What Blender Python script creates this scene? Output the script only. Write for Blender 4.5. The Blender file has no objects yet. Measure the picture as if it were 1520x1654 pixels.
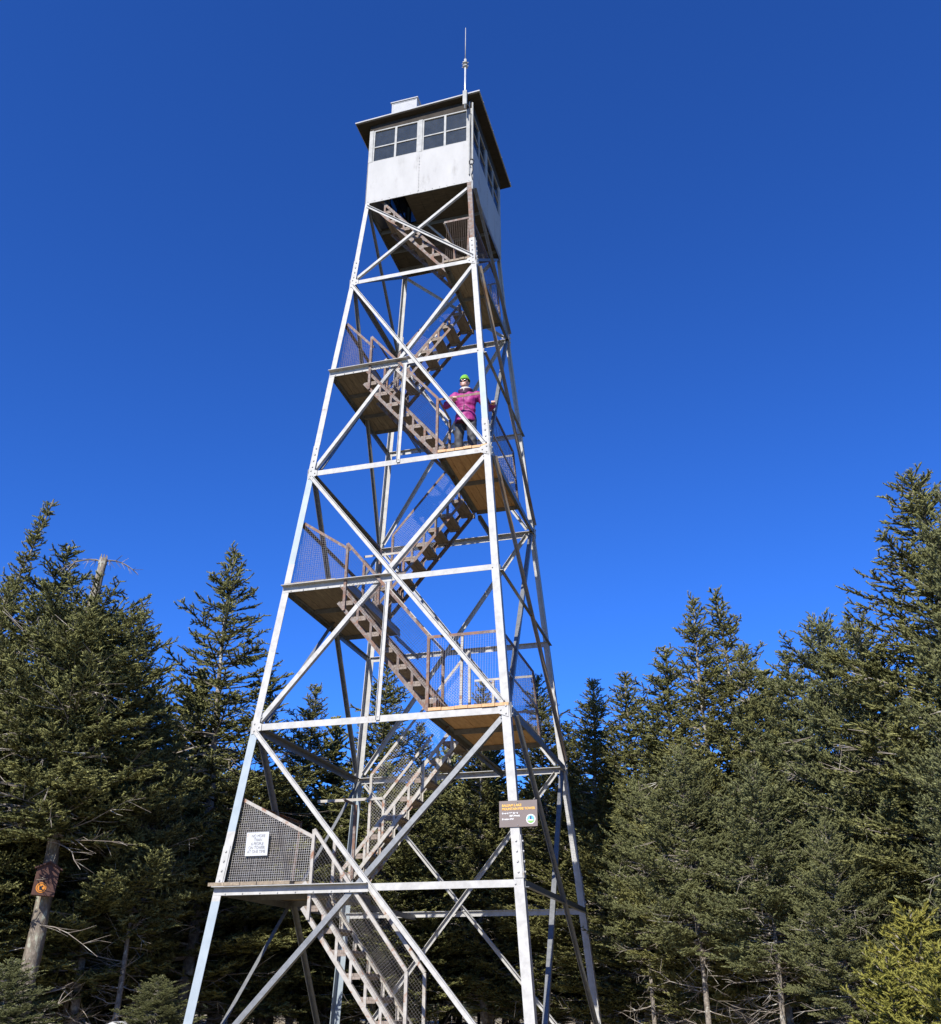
import bpy, math, random
import numpy as np
from mathutils import Vector, Matrix
R = math.radians
sc = bpy.context.scene
col = sc.collection
random.seed(7); rng = np.random.default_rng(7)

# ------------------------------------------------------------------ helpers
class MB:
    """collects shapes; build() links them as one mesh object"""
    def __init__(s): s.v = []; s.f = []; s.m = []; s.mi = 0
    def add(s, vs, fs):
        o = len(s.v); s.v += [tuple(v) for v in vs]
        s.f += [tuple(i + o for i in f) for f in fs]; s.m += [s.mi] * len(fs)
    def hexa(s, a):
        s.add(a, [(0,3,2,1),(4,5,6,7),(0,1,5,4),(1,2,6,5),(2,3,7,6),(3,0,4,7)])
    def box(s, x0,x1,y0,y1,z0,z1):
        s.hexa([(x0,y0,z0),(x1,y0,z0),(x1,y1,z0),(x0,y1,z0),(x0,y0,z1),(x1,y0,z1),(x1,y1,z1),(x0,y1,z1)])
    def prism(s, prof, P, Q, a, b):
        """extrude a 2-D profile (in axes a, b) from P to Q"""
        P, Q, a, b = map(Vector, (P, Q, a, b)); n = len(prof)
        vs = [P + a*u + b*v for u, v in prof] + [Q + a*u + b*v for u, v in prof]
        fs = [(i, (i+1) % n, (i+1) % n + n, i + n) for i in range(n)] + [tuple(range(n-1, -1, -1)), tuple(range(n, 2*n))]
        s.add(vs, fs)
    def angle(s, P, Q, a, b, wa, wb, t=.009):
        """an L-section: heel on the line PQ, one leg along a, one along b"""
        s.prism([(0,0),(wa,0),(wa,t),(t,t),(t,wb),(0,wb)], P, Q, a, b)
    def flat(s, P, Q, a, b, wa, wb):
        s.prism([(0,0),(wa,0),(wa,wb),(0,wb)], P, Q, a, b)
    def tube(s, pts, rad, n=8, cap=True):
        pts = [Vector(p) for p in pts]
        if not hasattr(rad, '__len__'): rad = [rad]*len(pts)
        o = len(s.v); up = Vector((0,0,1)); rings = []
        for i, p in enumerate(pts):
            d = (pts[min(i+1, len(pts)-1)] - pts[max(i-1, 0)]).normalized()
            x = d.cross(up if abs(d.z) < .95 else Vector((1,0,0))).normalized(); y = x.cross(d)
            s.v += [tuple(p + (x*math.cos(2*math.pi*k/n) + y*math.sin(2*math.pi*k/n))*rad[i]) for k in range(n)]
        for i in range(len(pts)-1):
            for k in range(n):
                s.f.append((o+i*n+k, o+i*n+(k+1) % n, o+(i+1)*n+(k+1) % n, o+(i+1)*n+k)); s.m.append(s.mi)
        if cap:
            s.f.append(tuple(o+n-1-k for k in range(n))); s.f.append(tuple(o+(len(pts)-1)*n+k for k in range(n))); s.m += [s.mi]*2
    def bolt(s, P, n, r=.014, h=.014):
        P = Vector(P); n = Vector(n).normalized(); s.tube([P - n*.004, P + n*h], [r, r*.85], 6)
    def build(s, name, mats, parent=None, smooth=False):
        if not isinstance(mats, (list, tuple)): mats = [mats]
        me = bpy.data.meshes.new(name); me.from_pydata(s.v, [], s.f)
        for m in mats: me.materials.append(m)
        if len(mats) > 1: me.polygons.foreach_set('material_index', s.m)
        if smooth: me.polygons.foreach_set('use_smooth', [True]*len(me.polygons))
        me.update()
        return link(name, me, parent)
def link(name, me, parent=None):
    o = bpy.data.objects.new(name, me); col.objects.link(o)
    if parent is not None:
        o.parent = parent
        if parent.get('_base') is not None: o.location = [-c for c in parent['_base']]
    return o
def empty(name, loc, label, cat, group=None):
    o = bpy.data.objects.new(name, None); o.empty_display_size = .2; col.objects.link(o); o.location = loc
    return tag(o, label, cat, group)
def tag(o, label, cat, group=None):
    o['label'] = label; o['category'] = cat
    if group: o['group'] = group
    return o

# ------------------------------------------------------------------ materials
def mat(name, c1, c2=None, scale=6, rough=.6, metal=0, bump=0, detail=6, c3=None, t3=(.58,.68), s3=2.5, stretch=(1,1,1), lo=.35, hi=.65, spec=.4):
    m = bpy.data.materials.new(name); m.use_nodes = True; nt = m.node_tree; N = nt.nodes; L = nt.links
    b = N['Principled BSDF']; b.inputs['Roughness'].default_value = rough; b.inputs['Metallic'].default_value = metal
    b.inputs['Specular IOR Level'].default_value = spec
    b.inputs['Base Color'].default_value = (*c1, 1)
    if c2 is None: return m
    tc = N.new('ShaderNodeTexCoord'); mp = N.new('ShaderNodeMapping'); mp.inputs['Scale'].default_value = stretch
    L.new(tc.outputs['Object'], mp.inputs['Vector'])
    def noise(sc_, d=detail):
        n = N.new('ShaderNodeTexNoise'); n.inputs['Scale'].default_value = sc_; n.inputs['Detail'].default_value = d
        n.inputs['Roughness'].default_value = .65; L.new(mp.outputs['Vector'], n.inputs['Vector']); return n
    def ramp(src, a, bb):
        r = N.new('ShaderNodeMapRange'); r.inputs['From Min'].default_value = a; r.inputs['From Max'].default_value = bb
        L.new(src, r.inputs['Value']); return r.outputs['Result']
    def mix(f, A, B):
        x = N.new('ShaderNodeMix'); x.data_type = 'RGBA'; L.new(f, x.inputs['Factor'])
        for s_, k in ((A, 'A'), (B, 'B')):
            i = [q for q in x.inputs if q.name == k and q.type == 'RGBA'][0]
            if isinstance(s_, tuple): i.default_value = (*s_, 1)
            else: L.new(s_, i)
        return [q for q in x.outputs if q.type == 'RGBA'][0]
    n1 = noise(scale); out = mix(ramp(n1.outputs['Fac'], lo, hi), c1, c2)
    if c3 is not None:
        n3 = noise(s3, 9); out = mix(ramp(n3.outputs['Fac'], *t3), out, c3)
    L.new(out, b.inputs['Base Color'])
    if bump:
        bp = N.new('ShaderNodeBump'); bp.inputs['Strength'].default_value = bump; bp.inputs['Distance'].default_value = .01
        L.new(n1.outputs['Fac'], bp.inputs['Height']); L.new(bp.outputs['Normal'], b.inputs['Normal'])
    return m
M = {}
M['white'] = mat('weathered_white_steel', (.395,.39,.37), (.30,.295,.275), 9, .7, spec=.2, c3=(.25,.19,.14), t3=(.64,.74), s3=5)
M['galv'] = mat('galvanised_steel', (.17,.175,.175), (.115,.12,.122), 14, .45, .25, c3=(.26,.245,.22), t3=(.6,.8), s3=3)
M['rustgalv'] = mat('rust_stained_steel', (.24,.17,.10), (.20,.185,.165), 3, .6, c3=(.17,.10,.05), t3=(.5,.65), s3=2)
M['bluelight'] = mat('blue_light_tinted_steel', (.27,.31,.335), (.225,.265,.29), 5, .6, .1, spec=.2)  # bluish leg steel: a difference in lighting put into the colour
M['rust'] = mat('rusty_painted_steel', (.17,.152,.135), (.085,.05,.035), 16, .7, c3=(.13,.062,.034), t3=(.5,.6), s3=9)
M['rustrail'] = mat('rusty_rail_steel', (.10,.06,.045), (.22,.19,.165), 18, .7, c3=(.16,.075,.04), t3=(.5,.62), s3=6, lo=.45, hi=.7)
M['paleRail'] = mat('pale_flaking_rail_paint', (.34,.325,.29), (.25,.225,.19), 12, .6, c3=(.20,.10,.055), t3=(.55,.64), s3=8)
M['wire1'] = mat('bright_galvanised_wire', (.34,.33,.31), (.24,.21,.18), 3, .5, .4)
M['wire'] = mat('dull_galvanised_wire', (.15,.145,.15), (.10,.09,.085), 3, .5, .3)
M['rustwire'] = mat('rusty_wire', (.075,.045,.035), (.11,.085,.075), 4, .6, .2)
M['newwood'] = mat('fresh_deck_boards', (.50,.31,.15), (.38,.22,.10), 5, .7, stretch=(6,1,6), c3=(.30,.17,.08), t3=(.6,.7), s3=1.5, bump=.2)
M['oldwood'] = mat('grey_deck_boards', (.24,.19,.13), (.15,.12,.085), 6, .8, stretch=(8,1,8), c3=(.32,.26,.18), t3=(.55,.7), s3=2, bump=.3)
M['tread'] = mat('weathered_tread_wood', (.23,.19,.155), (.13,.10,.075), 8, .8, stretch=(6,1,6), c3=(.15,.10,.065), t3=(.58,.7), s3=3, bump=.3)
M['sheet'] = mat('white_sheet_metal', (.365,.36,.345), (.31,.307,.293), 2.2, .75, spec=.15, stretch=(1.6,1,.6), c3=(.25,.245,.23), t3=(.56,.74), s3=3.2, lo=.3, hi=.7)
M['frame'] = mat('white_window_frame', (.34,.34,.32), (.26,.26,.245), 10, .75, spec=.15, c3=(.32,.27,.22), t3=(.66,.74), s3=7)
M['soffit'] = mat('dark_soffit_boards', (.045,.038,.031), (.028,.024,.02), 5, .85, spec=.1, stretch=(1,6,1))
M['roofing'] = mat('roof_sheet', (.36,.365,.37), (.29,.295,.30), 4, .75, spec=.15)
M['floorwood'] = mat('dark_cab_floor_boards', (.075,.063,.045), (.042,.037,.03), 5, .85, spec=.1, stretch=(1,7,1))
M['aerial'] = mat('grey_aerial_tube', (.55,.56,.56), (.42,.43,.43), 8, .4, .3)
M['cable'] = mat('black_cable', (.02,.02,.02), None, rough=.5)
M['concrete'] = mat('footing_concrete', (.36,.35,.33), (.26,.25,.23), 8, .9, bump=.3)

def glass_mat():
    m = bpy.data.materials.new('dusty_window_glass'); m.use_nodes = True; nt = m.node_tree; N = nt.nodes; L = nt.links
    b = N['Principled BSDF']; out = N['Material Output']
    b.inputs['Roughness'].default_value = .08; b.inputs['Base Color'].default_value = (.05,.06,.075,1)
    n = N.new('ShaderNodeTexNoise'); n.inputs['Scale'].default_value = 7; n.inputs['Detail'].default_value = 8
    tc = N.new('ShaderNodeTexCoord'); L.new(tc.outputs['Object'], n.inputs['Vector'])
    cr = N.new('ShaderNodeValToRGB'); e = cr.color_ramp.elements
    e[0].position = .3; e[0].color = (.036,.045,.055,1); e[1].position = .8; e[1].color = (.058,.068,.078,1)
    L.new(n.outputs['Fac'], cr.inputs['Fac']); L.new(cr.outputs['Color'], b.inputs['Base Color'])
    t = N.new('ShaderNodeBsdfTransparent'); t.inputs['Color'].default_value = (.75,.8,.82,1)
    x = N.new('ShaderNodeMixShader'); x.inputs['Fac'].default_value = .55
    L.new(t.outputs[0], x.inputs[1]); L.new(b.outputs[0], x.inputs[2]); L.new(x.outputs[0], out.inputs['Surface'])
    return m
M['glass'] = glass_mat()

def leaf_mat(name, dark, light, yellow):
    m = bpy.data.materials.new(name); m.use_nodes = True; nt = m.node_tree; N = nt.nodes; L = nt.links
    b = N['Principled BSDF']; b.inputs['Roughness'].default_value = .6; b.inputs['Specular IOR Level'].default_value = .06
    at = N.new('ShaderNodeAttribute'); at.attribute_name = 'tone'
    oi = N.new('ShaderNodeObjectInfo')
    cr = N.new('ShaderNodeValToRGB'); e = cr.color_ramp.elements
    e[0].position = .12; e[0].color = (*dark,1); e[1].position = .92; e[1].color = (*light,1)
    L.new(at.outputs['Fac'], cr.inputs['Fac'])
    x = N.new('ShaderNodeMix'); x.data_type = 'RGBA'
    mu = N.new('ShaderNodeMath'); mu.operation = 'MULTIPLY'; mu.inputs[1].default_value = .45; L.new(oi.outputs['Random'], mu.inputs[0])
    L.new(mu.outputs[0], x.inputs['Factor'])
    ci = [q for q in x.inputs if q.type == 'RGBA']; L.new(cr.outputs['Color'], ci[0]); ci[1].default_value = (*yellow,1)
    L.new([q for q in x.outputs if q.type == 'RGBA'][0], b.inputs['Base Color'])
    return m
M['needles'] = leaf_mat('fir_needles', (.014,.018,.007), (.235,.235,.088), (.135,.125,.042))
M['bluish'] = leaf_mat('spruce_needles', (.015,.020,.009), (.235,.245,.108), (.14,.14,.055))
M['young'] = leaf_mat('young_fir_needles', (.06,.062,.012), (.235,.222,.05), (.205,.178,.035))
M['bark'] = mat('grey_fir_bark', (.25,.22,.18), (.10,.085,.07), 22, .95, spec=.05, bump=.8, c3=(.36,.35,.30), t3=(.56,.64), s3=7)
M['deadwood'] = mat('bleached_dead_twigs', (.25,.215,.175), (.14,.115,.09), 4, .85, c3=(.42,.41,.35), t3=(.55,.65), s3=5)
M['snagbark'] = mat('bleached_snag_wood', (.20,.17,.135), (.075,.062,.048), 26, .95, bump=1.0, spec=.05, c3=(.27,.27,.21), t3=(.53,.62), s3=13, stretch=(1,1,.5))
M['ground'] = mat('dry_summit_grass', (.34,.28,.18), (.24,.19,.115), 2, .95, bump=.5, c3=(.20,.18,.09), t3=(.5,.65), s3=.6)
M['rock'] = mat('pale_grey_rock', (.40,.40,.40), (.26,.26,.26), 5, .9, bump=.5, c3=(.16,.18,.11), t3=(.58,.7), s3=4)

# ------------------------------------------------------------------ camera
CAM = Vector((4.817, -14.067, 1.044)); yaw, pit, rol = -.281, .467, .004; FPX = 1559.728
cy, sy, cp, sp, cr_, sr_ = math.cos(yaw), math.sin(yaw), math.cos(pit), math.sin(pit), math.cos(rol), math.sin(rol)
fw = Vector((sy*cp, cy*cp, sp)); rt0 = Vector((cy, -sy, 0)); up0 = rt0.cross(fw)
rt = rt0*cr_ + up0*sr_; up = up0*cr_ - rt0*sr_
cd = bpy.data.cameras.new('camera'); cam = bpy.data.objects.new('camera', cd); col.objects.link(cam)
cam.matrix_world = Matrix(((rt.x, up.x, -fw.x, CAM.x), (rt.y, up.y, -fw.y, CAM.y), (rt.z, up.z, -fw.z, CAM.z), (0,0,0,1)))
cd.sensor_fit = 'HORIZONTAL'; cd.sensor_width = 36; cd.lens = 36*FPX/1520; cd.clip_end = 2000; cd.clip_start = .05
sc.camera = cam
def ray(px, py): return fw + rt*((px-760)/FPX) - up*((py-827)/FPX)
def at_dist(px, py, d):
    """the point seen at a photo pixel, at a horizontal distance d from the camera"""
    v = ray(px, py); return CAM + v*(d/math.hypot(v.x, v.y))

# ------------------------------------------------------------------ light
SUN_H = Vector((-.13, -.99, 0)).normalized(); ELEV = R(39)
sdir = SUN_H*math.cos(ELEV) + Vector((0,0,1))*math.sin(ELEV)
sl = bpy.data.lights.new('sun', 'SUN'); sl.energy = 5.0; sl.angle = R(.5); sl.color = (1,.955,.89)
so = bpy.data.objects.new('sun', sl); col.objects.link(so); so.rotation_euler = sdir.to_track_quat('Z', 'Y').to_euler(); so.location = (0,0,40)
w = bpy.data.worlds.new('World'); sc.world = w; w.use_nodes = True; N = w.node_tree.nodes; L = w.node_tree.links
bg = N['Background']; st = N.new('ShaderNodeTexSky'); st.sky_type = 'NISHITA'; st.sun_disc = False
st.sun_elevation = ELEV; st.sun_rotation = math.atan2(SUN_H.x, SUN_H.y) % (2*math.pi)
st.altitude = 1100; st.air_density = 1.0; st.dust_density = 0; st.ozone_density = 1.0
hs = N.new('ShaderNodeMix'); hs.data_type = 'RGBA'; hs.blend_type = 'MULTIPLY'; hs.inputs[0].default_value = 1; hs.inputs[7].default_value = (.40,.78,1.62,1)   # a very clear, deep blue mountain sky
L.new(st.outputs[0], hs.inputs[6]); gm = N.new('ShaderNodeGamma'); gm.inputs['Gamma'].default_value = 1.16; L.new(hs.outputs[2], gm.inputs['Color'])
h2 = N.new('ShaderNodeMix'); h2.data_type = 'RGBA'; h2.blend_type = 'MULTIPLY'; h2.inputs[0].default_value = 1; h2.inputs[7].default_value = (.64,.76,.72,1); L.new(gm.outputs[0], h2.inputs[6])
L.new(h2.outputs[2], bg.inputs['Color']); bg.inputs['Strength'].default_value = .075
sc.view_settings.view_transform = 'Standard'; sc.view_settings.look = 'None'; sc.view_settings.exposure = .9; sc.view_settings.gamma = 1
sc.cycles.max_bounces = 6; sc.cycles.transparent_max_bounces = 12

# ------------------------------------------------------------------ ground
def gz(x, y): return -.03 - .42*min(1, max(0, (math.hypot(x, y)-2.5)/11)) if y < 0 else -.03 - .004*math.hypot(x, y) + .25*min(1, max(0, (math.hypot(x,y)-5)/10))
g = MB(); xs = [-600,-300,-120,-60] + list(np.linspace(-40, 40, 65)) + [60,120,300,600]; n = len(xs)
for y in xs:
    for x in xs:
        zz = gz(x, y) + (.05*math.sin(x*1.7+y*.9) + .04*math.sin(x*.6-y*1.3)) * min(1, math.hypot(x, y)/4) - .05
        g.v.append((x, y, zz - max(0, math.hypot(x, y)-130)*.12))
for j in range(n-1):
    for i in range(n-1): g.f.append((j*n+i, j*n+i+1, (j+1)*n+i+1, (j+1)*n+i)); g.m.append(0)
go = g.build('ground', M['ground'], smooth=True); go['kind'] = 'structure'

M['farwood'] = mat('dark_wooded_slope', (.03,.034,.014), (.015,.018,.008), .8, .95, bump=.5, spec=.05)
hl = MB(); na = 96
for j, (r_h, z_h) in enumerate([(58,-.9),(70,1.2),(84,2.6),(110,4.0),(150,3.0),(210,-6)]):
    for i in range(na):
        a_ = 2*math.pi*i/na; q = r_h + 3*math.sin(a_*9+j); hl.v.append((q*math.cos(a_), q*math.sin(a_), z_h + (.5*math.sin(a_*13+j*2) + .4*math.sin(a_*29+j))*(j > 0)))
    if j:
        for i in range(na): k_ = (i+1) % na; hl.f.append(((j-1)*na+i, (j-1)*na+k_, j*na+k_, j*na+i)); hl.m.append(0)
ho = hl.build('hills', M['farwood'], smooth=True); ho['kind'] = 'structure'

# ------------------------------------------------------------------ fire tower
ZL = [0, 2.274, 4.432, 6.572, 8.641, 10.672, 12.784, 14.806]
SX = [2.25, 2.055, 1.868, 1.691, 1.527, 1.373, 1.2, 1.07]
def hx(z): return float(np.interp(z, ZL, SX)) if z > 0 else 2.25 - z*.087
def hy(z): return hx(z)*1.048
tower = empty('fire_tower', (0,0,0), 'tall white steel lattice fire tower with zigzag stairs and a glazed cab on top', 'fire tower')
CORN = {'FL': (-1,-1), 'FR': (1,-1), 'BR': (1,1), 'BL': (-1,1)}
def corner(c, z): return Vector((c[0]*hx(z), c[1]*hy(z), z))
# legs: each an angle of steel with its heel at the outer corner
for k, c in CORN.items():
    b = MB(); a1 = (-c[0],0,0); a2 = (0,-c[1],0)
    blue = {'FL': [(3.02,4.40),(7.0,8.6),(0,2.15)], 'FR': [(9.25,10.62)], 'BR': [], 'BL': [(0.3,4.4)]}[k]  # leg lengths tinted blue to paint in their different light
    cuts = sorted({0, 14.85} | set(ZL[1:7]) | {z for q in blue for z in q} | {13.3})
    for z0, z1 in zip(cuts[:-1], cuts[1:]):
        zm = (z0+z1)/2; wd = .125 - .0028*zm
        b.mi = 1 if any(q[0] <= zm <= q[1] for q in blue) else 2 if k == 'FR' and zm > 12.95 else 0
        pr = corner(c, z0), corner(c, z1)
        if (c[0]*c[1]) > 0: b.angle(*pr, a1, a2, wd, wd, .011)
        else: b.angle(*pr, a2, a1, wd, wd, .011)
    leg = b.build('leg', [M['white'], M['bluelight'], M['rust']], tower)
    for lv in (1, 4, 6):                                       # bolted splices just above a node
        sp_ = MB(); z0 = ZL[lv] + .06; z1 = z0 + .5
        for ax in (0, 1):
            nrm = Vector((c[0],0,0)) if ax == 0 else Vector((0,c[1],0))
            tan = Vector((0,-c[1],0)) if ax == 0 else Vector((-c[0],0,0))
            P, Q = corner(c, z0) + nrm*.002, corner(c, z1) + nrm*.002
            sp_.flat(P + tan*.006, Q + tan*.006, tan, nrm, .095, .008)
            for i in range(4):
                sp_.bolt(P.lerp(Q, .14 + .24*i) + tan*.052 + nrm*.008, nrm, .015, .016)
        sp_.build('splice_plate', M['white'], leg)
    ft = MB(); p = corner(c, 0); ft.tube([(p.x,p.y,-.7), (p.x,p.y,-.02), (p.x,p.y,.03)], [.42,.32,.29], 4); ft.build('footing', M['concrete'], tower)

# the four faces: outward normal, from-corner, to-corner
FACES = {'front': ('FL','FR'), 'right': ('FR','BR'), 'back': ('BR','BL'), 'left': ('BL','FL')}
def fnorm(f): return {'front': Vector((0,-1,0)), 'right': Vector((1,0,0)), 'back': Vector((0,1,0)), 'left': Vector((-1,0,0))}[f]
def fpt(f, t, z):
    a, b_ = FACES[f]; return corner(CORN[a], z).lerp(corner(CORN[b_], z), t)
def face_bar(f, t0, z0, t1, z1, wd, off, out, name, m, flip=False, wo=None):
    """an angle lying in a tower face; its flat leg at 'off' from the face plane, its outstanding leg out (+1) or in (-1)"""
    n_ = fnorm(f); P = fpt(f, t0, z0) + n_*off; Q = fpt(f, t1, z1) + n_*off
    d = (Q-P).normalized(); u = n_.cross(d).normalized()
    if u.z < 0: u = -u
    if flip: u = -u
    b = MB(); P = P - u*wd/2; Q = Q - u*wd/2
    b.angle(P, Q, u, n_*out, wd, wo or wd, .008)
    for e, s_ in ((P, 1), (Q, -1)):
        b.bolt(e + d*s_*.06 + u*wd*.55 + n_*(out if out < 0 else 0)*-.001, n_, .012, .013)
    return b.build(name, m, tower)
PAIRS = [(0,2), (2,4), (4,6), (6,7)]
for f in FACES:
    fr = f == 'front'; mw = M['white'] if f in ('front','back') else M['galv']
    for (l0, l1) in PAIRS:
        z0, z1 = ZL[l0], ZL[l1]; wd = .068 if l0 < 4 else .060
        if l0 == 6: wd = .05
        e0 = z0 + .10 if l0 else .05; e1 = z1 - .06
        # in the front face the bar falling to the right stands outside, flange on its upper edge
        ta = .022 if fr else .045
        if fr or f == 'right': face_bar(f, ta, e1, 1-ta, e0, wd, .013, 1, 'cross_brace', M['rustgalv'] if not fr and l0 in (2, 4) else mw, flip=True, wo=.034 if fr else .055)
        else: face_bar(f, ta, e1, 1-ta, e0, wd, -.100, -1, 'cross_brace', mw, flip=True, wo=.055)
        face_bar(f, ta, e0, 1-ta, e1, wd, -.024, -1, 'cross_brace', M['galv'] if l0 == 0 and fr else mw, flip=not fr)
    for l in range(1, 7):
        z = ZL[l]; wd = .090 if l < 5 else .078
        if l % 2 == 0:
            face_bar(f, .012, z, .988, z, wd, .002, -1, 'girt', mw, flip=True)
        elif fr:
            nb = MB(); n_ = fnorm(f)
            P = fpt(f, .0, z+.05) + n_*.003; Q = fpt(f, .52, z+.05) + n_*.003
            nb.angle(P, Q, (0,0,-1), n_, .105, .085, .009)
            for i in range(8): nb.bolt(P.lerp(Q, .08+.115*i) + Vector((0,0,-.085)) + n_*.009, n_, .010, .012)
            nb.build('girt', M['white'], tower)
            face_bar(f, .50, z, .99, z, .085, .002, -1, 'girt', M['white'], flip=True)
        else:
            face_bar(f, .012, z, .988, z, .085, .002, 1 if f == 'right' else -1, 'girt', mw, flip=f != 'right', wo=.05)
    if True:
        for l in (3, 5):                                      # hanger from the brace crossing down to the girt below
            zt, zb = ZL[l] - .07, ZL[l-1] - .02
            P, Q = fpt(f, .5, zt) + fnorm(f)*.024, fpt(f, .5, zb) + fnorm(f)*.014
            if fr:
                b = MB(); b.angle(P, Q, (1,0,0), -fnorm(f), .05, .004, .003) if False else b.angle(P, Q, (1,0,0), fnorm(f), .055, .03, .006)
                b.bolt(Q + Vector((.027,0,.05)), fnorm(f), .012, .012); b.build('hanger', M['white'], tower)
# gusset plates where the braces meet the legs in the front and right faces
for f, c in (('front','FL'), ('front','FR'), ('right','FR'), ('right','BR'), ('back','BR'), ('left','FL')):
    for l in (2, 4, 6):
        n_ = fnorm(f); P = corner(CORN[c], ZL[l]); a, b_ = FACES[f]
        tan = (corner(CORN[b_], ZL[l]) - corner(CORN[a], ZL[l])).normalized()
        if CORN[b_] == CORN[c]: tan = -tan
        b = MB(); o = P + n_*.0105
        pr = [(.012,-.10),(.16,-.045),(.16,.045),(.012,.10)]
        if tan.cross(Vector((0,0,1))).dot(n_) < 0: pr = pr[::-1]
        b.prism(pr, o, o + n_*.006, tan, (0,0,1))
        for q in ((.05,.05),(.05,-.05),(.12,0)): b.bolt(o + tan*q[0] + Vector((0,0,q[1])) + n_*.006, n_, .013, .014)
        b.build('gusset_plate', M['white'], tower)

# --- wire mesh: real wires clipped to a convex polygon in the plane of (a, b)
def wires(b, poly, a, bb, pitch, r=.0021, jit=.0, phase=0.):
    O = Vector(poly[0]); a = Vector(a).normalized(); n_ = a.cross(Vector(bb)).normalized(); bb = n_.cross(a).normalized()
    P2 = [((Vector(p)-O).dot(a), (Vector(p)-O).dot(bb)) for p in poly]
    for ax in (0, 1):
        lo = min(p[1-ax] for p in P2); hi = max(p[1-ax] for p in P2); c = lo + pitch*(.3+phase)
        while c < hi:
            cross = []
            for i in range(len(P2)):
                p, q = P2[i], P2[(i+1) % len(P2)]
                if (p[1-ax]-c)*(q[1-ax]-c) < 0:
                    t = (c-p[1-ax])/(q[1-ax]-p[1-ax]); cross.append(p[ax] + t*(q[ax]-p[ax]))
            if len(cross) == 2 and abs(cross[0]-cross[1]) > .01:
                k = random.gauss(0, jit); nn = max(2, int(abs(cross[1]-cross[0])/.35)+1) if jit else 2
                pts = []
                for i in range(nn):
                    s_ = cross[0] + (cross[1]-cross[0])*i/(nn-1)
                    w_ = c + (random.gauss(0, jit) if 0 < i < nn-1 else 0)
                    pts.append(O + (a*s_ + bb*w_ if ax == 0 else a*w_ + bb*s_) + n_*(random.gauss(0, jit*1.2) + (.002 if ax else -.002)))
                b.tube(pts, r, 3, cap=False)
            c += pitch
def mesh_panel(parent, poly, a, bb, m, pitch=.032, r=.0013, jit=.002):
    b = MB(); wires(b, poly, a, bb, pitch, r, jit); return b.build('wire_mesh', m, parent)
def bar(b, P, Q, w_=.038, n_=(0,-1,0)):
    """a small angle-iron bar for rails and posts"""
    P, Q = Vector(P), Vector(Q); d = (Q-P).normalized(); n_ = Vector(n_); u = d.cross(n_).normalized()
    n2 = u.cross(d).normalized()
    if u.z < -.01: u = -u
    b.prism([(-w_/2,0),(w_/2,0),(w_/2,-w_),(w_/2-.006,-w_),(w_/2-.006,-.006),(-w_/2,-.006)] if u.cross(n2).dot(d) > 0 else [(-w_/2,0),(-w_/2,-.006),(w_/2-.006,-.006),(w_/2-.006,-w_),(w_/2,-w_),(w_/2,0)], P, Q, u, n2)

# --- landings
DW = .05
LAND = {}
for l in range(1, 7):
    z = ZL[l]; y0 = -hy(z); side = -1 if l % 2 else 1
    xe = {1:-.72, 2:.74, 3:-.66, 4:.68, 5:-.62, 6:.60}[l]; xo = side*(hx(z)-.01)
    yb = {1:-.02, 2:.20, 3:.62, 4:.55, 5:.66, 6:.74}[l]
    LAND[l] = (xe, xo, y0, yb, z)
    land = bpy.data.objects.new('landing', None); col.objects.link(land); land.parent = tower
    zb = z + .052; b = MB(); x0, x1 = min(xe, xo), max(xe, xo)
    if l == 1: x0 -= .06
    nb = 6; bwid = (x1-x0)/nb
    for i in range(nb):
        j = random.uniform(-.012, .02); e = .085 if l == 1 and i < 5 else .012
        if i >= nb-1 and side < 0: e -= .06
        zz = zb + random.uniform(0, .004)
        b.box(x0+i*bwid+.003, x0+(i+1)*bwid-.003, y0-e-j*.6, yb+j, zz, zz+.042)
    wood = M['newwood'] if l in (2, 4) else M['oldwood']
    dk = b.build('deck_boards', wood, land)
    b = MB()                                                   # bearers under the boards
    for yy in (y0+1.02, yb-.07) if l != 5 else (y0+.75, y0+1.45, yb-.07): b.angle((x0+.05,yy,zb-.004), (x1-.03,yy,zb-.004), (0,1,0), (0,0,-1), .06, .075, .008)
    xin = xe - side*.0; sg_ = side
    b.angle((xin,y0+.03,zb-.003), (xin,yb,zb-.003), (sg_,0,0), (0,0,-1), .07, .09, .008)
    b.build('deck_bearer', M['galv'], land)
    b = MB(); b.angle((xin+sg_*.05, yb+.003, zb-.06), (xin+sg_*.05, hy(z)-.03, zb-.06), (sg_,0,0), (0,0,-1), .06, .08, .008)   # tail bearer to the back girt
    b.build('tail_bearer', M['galv'], land)

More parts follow.
